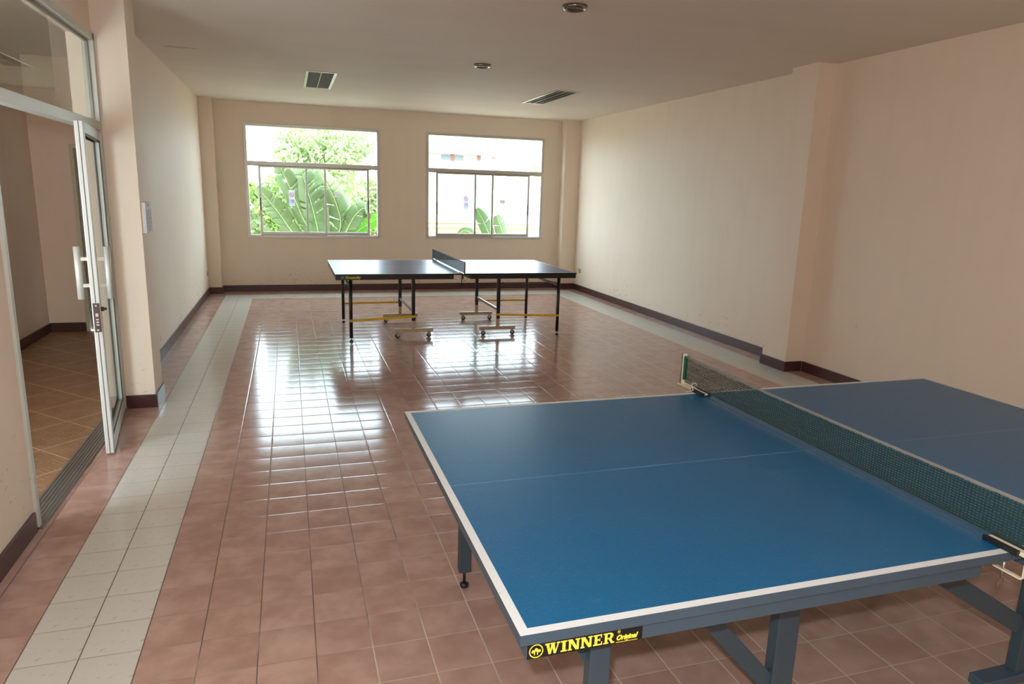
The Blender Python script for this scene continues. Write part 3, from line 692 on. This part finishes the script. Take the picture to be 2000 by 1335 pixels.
# ---- far table
FX, FY = 1.399, 4.9865; FM = FX+TL/2
M_navy = top_mat('dark_blue_tabletop', (30, 54, 104), .3)
M_blk = simple('black_steel_paint', srgb(20, 19, 20), .35)
M_ybar = simple('yellow_flat_bar', srgb(214, 170, 26), .45)
M_tan = simple('tan_steel_base', srgb(178, 150, 112), .45, 0, .12, 12)
M_gbar = alu_mat('shiny_grey_bar', (120, 124, 130), .25, .6)
M_edge = simple('pale_line_far', srgb(215, 216, 220), .4)
tf = thing('table_tennis_table', (FM, FY+TWd/2, 0), 'far table tennis table with shiny dark top, black legs and yellow side bars', 'table tennis table')
for s_ in (1, -1):
    fx = lambda x: FM - s_*(FM-x)
    xa, xb = sorted((FX if s_ > 0 else FX+TL, FM-s_*.002))
    half_top(tf, xa, xb, FY, TZ, M_navy, M_edge, M_blk, s_ > 0, lw=.018, thick=.016)
    bm = BM(); y1 = FY+TWd
    def bxx(a, b, *r): lo, hi = sorted((fx(a), fx(b))); box(bm, lo, hi, *r)
    bxx(FX+.006, 2.675, FY+.006, FY+.026, .697, .744); bxx(FX+.006, 2.675, y1-.026, y1-.006, .697, .744); bxx(FX+.006, FX+.026, FY+.026, y1-.026, .697, .744); bxx(2.655, 2.675, FY+.026, y1-.026, .697, .744)
    link('apron', bm, M_blk, tf, .0015)
    for yl in (5.12, 6.285):
        bm = BM(); c = fx(1.565); tube(bm, (c, yl, .045), (c, yl, .744), .019, n=18); lg = link('leg', bm, M_blk, tf)
        bm = BM(); tube(bm, (c, yl, .02), (c, yl, .05), .007, n=10); link('screw_stem', bm, M_chrome, lg)
        bm = BM(); lathe(bm, (c, yl, 0), [(.017, 0), (.020, .004), (.020, .018), (.008, .024)], n=18); link('screw_foot', bm, M_black, lg)
    for yl, yb_ in ((5.245, -1), (6.25, 1)):
        bm = BM(); c = fx(2.267); box(bm, c-.019, c+.019, yl-.019, yl+.019, .195, .744); lg = link('leg', bm, M_blk, tf, .004)
        bm = BM(); box(bm, c-.018, c+.018, yl-.018, yl+.018, .106, .195); lo, hi = sorted((fx(2.055), fx(2.492))); box(bm, lo, hi, yl-.022, yl+.022, .066, .106); link('castor_base', bm, M_tan, lg, .003)
        for xc in (2.085, 2.445):
            q = fx(xc); bm = BM(); tube(bm, (q, yl-.011, .026), (q, yl+.011, .026), .026, n=24)
            ca = link('castor', bm, M_black, lg)
            bm = BM(); box(bm, q-.008, q+.020*s_ if s_ > 0 else q+.008, yl-.015, yl-.0125, .02, .066) if s_ > 0 else box(bm, q-.020, q+.008, yl-.015, yl-.0125, .02, .066)
            box(bm, q-.012, q+.012, yl+.0125, yl+.015, .02, .066); box(bm, q-.012, q+.012, yl-.015, yl+.015, .060, .066); tube(bm, (q, yl-.017, .028), (q, yl-.011, .028), .010, n=12); link('castor_fork', bm, M_chrome, ca)
        ye = 5.12 if yb_ < 0 else 6.285
        yy = (yl-.024) if yb_ < 0 else (yl+.024)
        ye2 = ye-.022 if yb_ < 0 else ye+.022
        bm = BM(); bar(bm, (fx(1.55), ye2, .238), (fx(2.29), yy, .247), .004, .026); yo = link('side_bar', bm, M_ybar, tf, .001); yo['label'] = 'yellow flat bar'
        for q, y_ in ((fx(1.565), ye2), (fx(2.267), yy)):
            bm = BM(); tube(bm, (q, y_-.006, .242), (q, y_+.006, .242), .008, n=12); link('bolt', bm, M_chrome, yo)
    bm = BM(); bar(bm, (fx(2.267), 5.264, .30), (fx(2.267), 6.231, .30), .02, .03); link('cross_rail', bm, M_gbar, tf, .002)
    bm = BM(); bar(bm, (fx(1.565), 5.139, .60), (fx(1.565), 6.266, .60), .02, .026); link('cross_rail', bm, M_gbar, tf, .002)
# badge at the left end of the far table's apron: Dragonfly
LYf = FY+.006
bdg = link('maker_badge', boxes((1.452, 1.672, LYf-.0012, LYf, .704, .742)), simple('badge_black', srgb(20, 22, 24), .4), tf)
link('badge_emblem', boxes((1.452, 1.500, LYf-.0018, LYf-.0012, .704, .742)), simple('badge_blue', srgb(16, 52, 92), .4), bdg)
bm = BM(); yp = LYf-.0022
quad([(1.474, .712), (1.478, .712), (1.479, .735), (1.473, .735)]); quad([(1.476, .728), (1.490, .732), (1.488, .726), (1.476, .723)]); quad([(1.476, .728), (1.462, .732), (1.464, .726), (1.476, .723)])
link('badge_insect_mark', bm, simple('badge_green', srgb(70, 170, 90), .4), bdg)
put_text('Dragonfly', .036, 1.508, yp, .712, simple('badge_yellow', srgb(200, 190, 40), .5), bdg, 'badge_lettering', offset=.0012, fitw=.155)
M_dnet = simple('dark_net_cord', srgb(46, 66, 68), .6, 0, .25, 60)
n2 = make_net('table_tennis_net', 'dark mesh net between black posts across the far table', FM, FY+TWd+.16, FY-.11, .775, .888, M_dnet, simple('dark_net_tape', srgb(70, 74, 74), .6), M_dnet, .0125, .0034, True, .010, .004)
for s_, ye in ((1, FY+TWd), (-1, FY)):
    Y = lambda d: ye+s_*d
    o_ = .165 if s_ > 0 else .115
    bm = BM(); tube(bm, (FM, Y(o_), .745), (FM, Y(o_), .90), .007, n=12); link('net_post', bm, M_blk, n2)
    bm = BM(); bar(bm, (FM, Y(-.06), .764), (FM, Y(o_), .764), .024, .006); bar(bm, (FM, Y(.02), .764), (FM, Y(.02), .70), .02, .005, Vector((0, 1, 0))); bar(bm, (FM, Y(.02), .70), (FM, Y(-.04), .70), .02, .005)
    link('bracket', bm, M_blk, n2)
    bm = BM(); tube(bm, (FM, Y(-.02), .63), (FM, Y(-.02), .744), .005, n=10); bar(bm, (FM-.018, Y(-.02), .635), (FM+.018, Y(-.02), .635), .006, .014); link('clamp_screw', bm, M_blk, n2)
    bm = BM(); bar(bm, (FM-.012, Y(-.10), .765), (FM-.012, Y(.0), .765), .010, .008); link('clamp_pad', bm, M_edge, n2)

# ------------------------------------------------------------------ outside
def leaf_mat(name, a, b, trans=.35):
    t = NT(name); p = t.pos(); nd = t.noise(p, 3, 3)
    c = t.mix(nd, srgb(*a), srgb(*b)); t.set(color=c, rough=.42, spec=.4)
    tr = t.n('ShaderNodeBsdfTranslucent'); t.L.new(c, tr.inputs[0]); mx = t.n('ShaderNodeMixShader'); mx.inputs[0].default_value = trans
    t.L.new(t.b.outputs[0], mx.inputs[1]); t.L.new(tr.outputs[0], mx.inputs[2]); t.L.new(mx.outputs[0], t.t.nodes['Material Output'].inputs[0]); return t.m
M_ban = leaf_mat('banana_leaf_green', (86, 108, 68), (110, 130, 84), .25)
M_ban2 = leaf_mat('young_banana_leaf', (86, 150, 40), (120, 175, 60), .45)
M_rib = leaf_mat('banana_midrib', (150, 178, 110), (170, 192, 130), .2)
M_fol = leaf_mat('tree_leaf', (64, 96, 40), (134, 156, 80), .35)
M_fol2 = leaf_mat('pale_tree_leaf', (118, 142, 90), (170, 184, 130), .35)
M_bark = simple('bark', srgb(110, 96, 80), .8, 0, .3, 12)
M_palew = simple('pale_render', srgb(232, 230, 224), .8, 0, .04, 3)
M_terr = simple('terracotta_paint', srgb(128, 84, 68), .7)
M_peach = simple('peach_render', srgb(150, 124, 92), .8)
M_roof = simple('red_roof_tiles', srgb(122, 82, 76), .7, 0, .2, 20)
M_win = simple('dark_window_glass', srgb(92, 98, 98), .3)
M_ground = simple('sandy_ground', srgb(150, 138, 118), .9, 0, .25, 2)
struct(link('ground', boxes((-60, 90, 9.8, 220, -.6, -.5)), M_ground))
struct(link('ground_strip', boxes((-6, 12, 9.35, 9.8, -.6, -.5)), M_ground))

def banana_leaf(parent, pts, width, side, mat=None, fold=.35, tears=5, seed=0):
    """pts: midrib points base to tip; side: vector across the blade"""
    rnd = random.Random(seed); P = [Vector(p) for p in pts]; N = 28; side = Vector(side).normalized()
    def at(u):
        # Catmull-Rom over the control points
        k = len(P)-1; f = min(u*k, k-1e-6); i = int(f); v = f-i
        p0, p1, p2, p3 = P[max(i-1, 0)], P[i], P[i+1], P[min(i+2, k)]
        return .5*((2*p1)+(p2-p0)*v+(2*p0-5*p1+4*p2-p3)*v*v+(3*p1-p0-3*p2+p3)*v**3)
    bm = BM()
    for sgn in (-1, 1):
        cuts = sorted(rnd.sample(range(3, N-2), tears)); prev = None; shift = 0
        for i in range(N+1):
            u = i/N; c = at(u); tg = (at(min(1, u+.02))-at(max(0, u-.02))).normalized()
            s = (side-tg*side.dot(tg)).normalized(); nrm = s.cross(tg)
            wd = width*(max(0, math.sin(math.pi*min(1, u*.93+.05)))**.6)
            row = []
            for j in range(6):
                f = j/5; o = s*sgn*wd*f + nrm*(-fold*wd*f*f) + nrm*.006*math.sin(i*2.4)*f - tg*(-.35*wd*f)
                row.append(c+o)
            if i in cuts and prev is not None:       # a tear: the next strip starts at the same midrib point, spread apart outwards
                sh = rnd.uniform(.12, .30)*wd; base = [v.co.copy() for v in prev]
                prev = [bm.verts.new(p+tg*sh*(k/5)**1.5-nrm*sgn*.0*k) for k, p in enumerate(base)]
                row = [p+tg*max(0, sh*(k/5)**1.5-(row[0]-base[0]).length*.8) for k, p in enumerate(row)]
            vs = [bm.verts.new(p) for p in row]
            if prev:
                for j in range(5):
                    f_ = bm.faces.new((prev[j], prev[j+1], vs[j+1], vs[j])); f_.smooth = True
            prev = vs
    lf = link('leaf_blade', bm, mat or M_ban, parent)
    so = lf.modifiers.new('thickness', 'SOLIDIFY'); so.thickness = .002
    bm = BM(); pp = [at(k/20) for k in range(21)]
    for k in range(20): tube(bm, pp[k], pp[k+1], .014*(1-k/24), .014*(1-(k+1)/24), n=8)
    link('midrib', bm, M_rib, lf)
def banana_plant(loc, label):
    t = thing('banana_plant', loc, label, 'banana plant'); x, y, z = loc
    bm = BM(); lathe(bm, loc, [(.11, 0), (.10, .4), (.08, .9), (.05, 1.25), (.02, 1.4)], n=20); link('stem', bm, M_rib, t); return t
# left window: the big clump
b = banana_plant((1.55, 10.75, -.5), 'large banana plant with broad torn leaves outside the left-hand window')
banana_leaf(b, [(1.50, 10.65, .55), (1.22, 10.5, 1.05), (1.02, 10.42, 1.55), (.88, 10.4, 1.88), (.82, 10.4, 2.02)], .17, (1, -.25, .25), seed=1)
banana_leaf(b, [(1.5, 10.6, .5), (1.42, 10.35, 1.0), (1.33, 10.3, 1.4), (1.24, 10.35, 1.75), (1.18, 10.45, 1.98)], .26, (1, -.35, .1), seed=2, tears=6)
banana_leaf(b, [(1.6, 10.7, .5), (1.84, 10.6, .95), (1.76, 10.55, 1.4), (1.62, 10.6, 1.72), (1.50, 10.7, 1.96)], .23, (1, .15, .1), mat=M_ban, seed=3)
banana_leaf(b, [(1.62, 10.8, .5), (1.93, 10.75, .9), (1.88, 10.72, 1.4), (1.72, 10.75, 1.7), (1.58, 10.8, 1.92)], .14, (1, .3, .1), mat=M_ban2, seed=4, tears=2)
banana_leaf(b, [(1.4, 10.6, .45), (1.02, 10.45, .85), (.82, 10.4, 1.15), (.62, 10.4, 1.42), (.44, 10.42, 1.62)], .16, (.7, -.2, .8), seed=5, tears=6)
banana_leaf(b, [(1.7, 10.7, .5), (1.92, 10.55, .85), (2.08, 10.5, 1.15), (2.26, 10.5, 1.30), (2.34, 10.52, 1.12)], .16, (.6, -.2, -.8), seed=6, tears=6)
banana_leaf(b, [(1.75, 10.7, .45), (2.02, 10.6, .78), (2.28, 10.55, .98), (2.50, 10.5, 1.12), (2.66, 10.5, 1.15)], .13, (-.4, .1, .9), mat=M_ban2, seed=7, tears=3)
b = banana_plant((.15, 11.0, -.5), 'dark banana plant mostly hidden at the lower left corner of the left window')
banana_leaf(b, [(.15, 10.95, .3), (.22, 10.8, .8), (.36, 10.7, 1.05), (.50, 10.6, .98), (.66, 10.55, .82)], .12, (.3, -.3, .9), seed=8)
banana_leaf(b, [(.15, 11, .4), (.12, 11, .9), (.2, 10.95, 1.3), (.36, 10.9, 1.62)], .05, (1, 0, 0), mat=M_ban2, seed=9, tears=2)
b = banana_plant((4.72, 10.75, -.75), 'lower banana plant with two upright leaves outside the right-hand window')
banana_leaf(b, [(4.75, 10.7, .35), (4.66, 10.55, .75), (4.54, 10.45, 1.0), (4.42, 10.4, 1.2), (4.33, 10.4, 1.34)], .125, (1, -.2, .4), seed=11, tears=1)
banana_leaf(b, [(4.85, 10.7, .3), (4.90, 10.5, .75), (4.85, 10.45, .95), (4.78, 10.42, 1.12), (4.73, 10.4, 1.22)], .12, (1, .1, .2), seed=12, tears=1)
banana_leaf(b, [(4.6, 10.7, .35), (4.42, 10.5, .72), (4.25, 10.45, .88), (4.10, 10.4, .93), (3.98, 10.4, .86)], .07, (.3, -.2, .9), seed=13, tears=2)

def tree(name, label, loc, trunk_h, blobs, mat, nleaf, size, seed, group=None):
    t = thing(name, loc, label, 'tree' if name != 'shrub' else 'shrub', group); rnd = random.Random(seed); x, y, z = loc
    bm = BM(); tube(bm, loc, (x, y, z+trunk_h), .14, .08, n=12)
    for (cx_, cy_, cz_, r) in blobs: tube(bm, (x, y, z+trunk_h*.7), (cx_, cy_, cz_), .05, .02, n=8)
    link('trunk', bm, M_bark, t)
    bm = BM(); tot = sum(r_**2 for *_, r_ in blobs)
    for (cx_, cy_, cz_, r) in blobs:
        for _ in range(int(nleaf*r*r/tot)):
            d = Vector((rnd.gauss(0, 1), rnd.gauss(0, 1), rnd.gauss(0, 1))).normalized()*r*rnd.uniform(.35, 1.05)**.6
            c = Vector((cx_, cy_, cz_))+Vector((d.x, d.y, d.z*.85)); a = Vector((rnd.gauss(0, 1), rnd.gauss(0, 1), rnd.gauss(0, 1))).normalized()
            b_ = a.cross(Vector((rnd.gauss(0, 1), rnd.gauss(0, 1), .3))).normalized(); s = size*rnd.uniform(.6, 1.3)
            bm.faces.new([bm.verts.new(c-a*s), bm.verts.new(c+b_*s*.4), bm.verts.new(c+a*s), bm.verts.new(c-b_*s*.4)])
    link('foliage', bm, mat, t)
tree('tree', 'tall airy tree beyond the left window, above the banana leaves', (1.9, 19, -.5), 3.0, [(1.5, 19, 3.1, .85), (2.4, 19.2, 2.7, .8), (1.1, 18.8, 2.6, .6), (2.0, 19, 2.0, 1.0), (3.0, 19.2, 2.9, .5)], M_fol2, 5200, .09, 21)
tree('tree', 'dense yellow-green bushy tree behind the banana leaves at the left window\'s left side', (.4, 16.5, -.5), 1.6, [(.2, 16.5, 1.0, .8), (1.0, 16.5, 1.4, .75), (.8, 16.3, .5, .8), (1.5, 16.6, .6, .7), (.0, 16.6, 1.5, .3)], M_fol, 5600, .08, 22)
tree('tree', 'small pale green tree at the right edge of the left window', (3.6, 21, -.5), 1.8, [(3.3, 21, 1.4, .7), (3.9, 21, 1.7, .6), (2.7, 21, 2.2, .45), (3.6, 21, .5, .8)], M_fol2, 3600, .08, 23)
tree('tree', 'sparse leafy twigs reaching in at the right side of the right-hand window', (8.4, 16.5, -.5), 2.2, [(7.7, 16.5, 2.25, .22), (7.95, 16.5, 1.95, .22), (8.2, 16.5, 2.6, .35)], M_fol2, 700, .07, 24)

# terrace wall with terracotta capping, beyond the right window
t = thing('garden_wall', (5.2, 13.5, -.5), 'low peach wall with a terracotta capping behind the small banana plant', 'wall')
link('wall_body', boxes((3.55, 6.75, 13.5, 13.7, -.5, .83)), M_peach, t)
link('plinth_band', boxes((3.52, 6.78, 13.47, 13.73, .83, .895)), M_palew, t)
link('capping', boxes((3.50, 6.80, 13.45, 13.75, .895, .935)), M_terr, t)
t = thing('white_building', (7, 17.5, -.5), 'plain bright white building filling the right-hand window behind the low wall', 'building')
link('wall_body', boxes((4.35, 10.5, 17.5, 20.5, -.5, 2.35)), M_palew, t)
link('parapet', boxes((4.3, 10.55, 17.45, 20.55, 2.35, 2.48)), M_palew, t)
# villa far behind with a hipped roof
t = thing('villa', (8.9, 30, -.5), 'faint distant villa with a red hipped roof and orange posts in the right window', 'building')
link('wall_body', boxes((7.1, 11.4, 30.5, 34, -.5, 3.02)), M_palew, t)
link('gallery', boxes((7.69, 9.0, 30.3, 30.5, 3.02, 3.34), (7.6, 9.1, 30.2, 30.5, 2.96, 3.02)), M_palew, t)
for xa in (7.78, 8.42):
    link('window', boxes((xa, xa+.44, 30.28, 30.3, 3.06, 3.3)), M_win, t)
link('post', boxes((8.24, 8.40, 30.24, 30.3, 3.02, 3.36)), M_terr, t); link('post', boxes((9.5, 9.68, 30.24, 30.3, 3.1, 3.36)), M_terr, t)
bm = BM()
zr = 3.38; q = [bm.verts.new(c) for c in ((6.6, 29.8, zr), (10.5, 29.8, zr), (11.6, 34.6, zr), (6.6, 34.6, zr), (8.0, 32, 3.98), (10.2, 32, 3.98))]
for f in ((0, 1, 5, 4), (1, 2, 5), (2, 3, 4, 5), (3, 0, 4), (3, 2, 1, 0)): bm.faces.new([q[i] for i in f])
link('roof', bm, M_roof, t)
link('eaves', boxes((6.55, 10.55, 29.75, 34.65, 3.32, 3.38)), simple('pink_fascia', srgb(134, 104, 98), .7), t)
link('wall_upper', boxes((7.1, 10.3, 30.5, 34, 3.02, 3.32)), M_palew, t)
# blocks of flats on the skyline
def tower(x0, x1, y, h, rows, cols, label):
    t = thing('apartment_tower', ((x0+x1)/2, y, -.5), label, 'building', 'distant apartment towers')
    link('wall_body', boxes((x0, x1, y, y+12, -.5, h)), M_palew, t)
    dx = (x1-x0)/cols
    for r in range(rows):
        for c_ in range(cols):
            link('window', boxes((x0+dx*(c_+.25), x0+dx*(c_+.75), y-.1, y, h-1.2-r*1.15, h-.7-r*1.15)), M_win, t)
tower(-7.4, -3.2, 150, 8.3, 3, 5, 'very pale distant block of flats at the far left of the left window')
tower(15.2, 19.6, 150, 10.9, 7, 3, 'taller very pale distant tower at the right of the left window')
t = thing('white_house', (3.0, 24, -.5), 'bright white gable-topped house wall right of the banana leaves', 'building')
bm = BM(); pr = [(2.45, -.5), (3.55, -.5), (3.55, 1.9), (3.2, 2.25), (2.9, 2.1), (2.45, 1.4)]
pr = [(x_*1.04, z_) for x_, z_ in pr]
A = [bm.verts.new((x_, 23.5, z_)) for x_, z_ in pr]; B_ = [bm.verts.new((x_, 26, z_)) for x_, z_ in pr]
bm.faces.new(A); bm.faces.new(B_[::-1])
for i in range(len(pr)): bm.faces.new((A[i], A[(i+1) % len(pr)], B_[(i+1) % len(pr)], B_[i]))
link('wall_body', bm, M_palew, t)
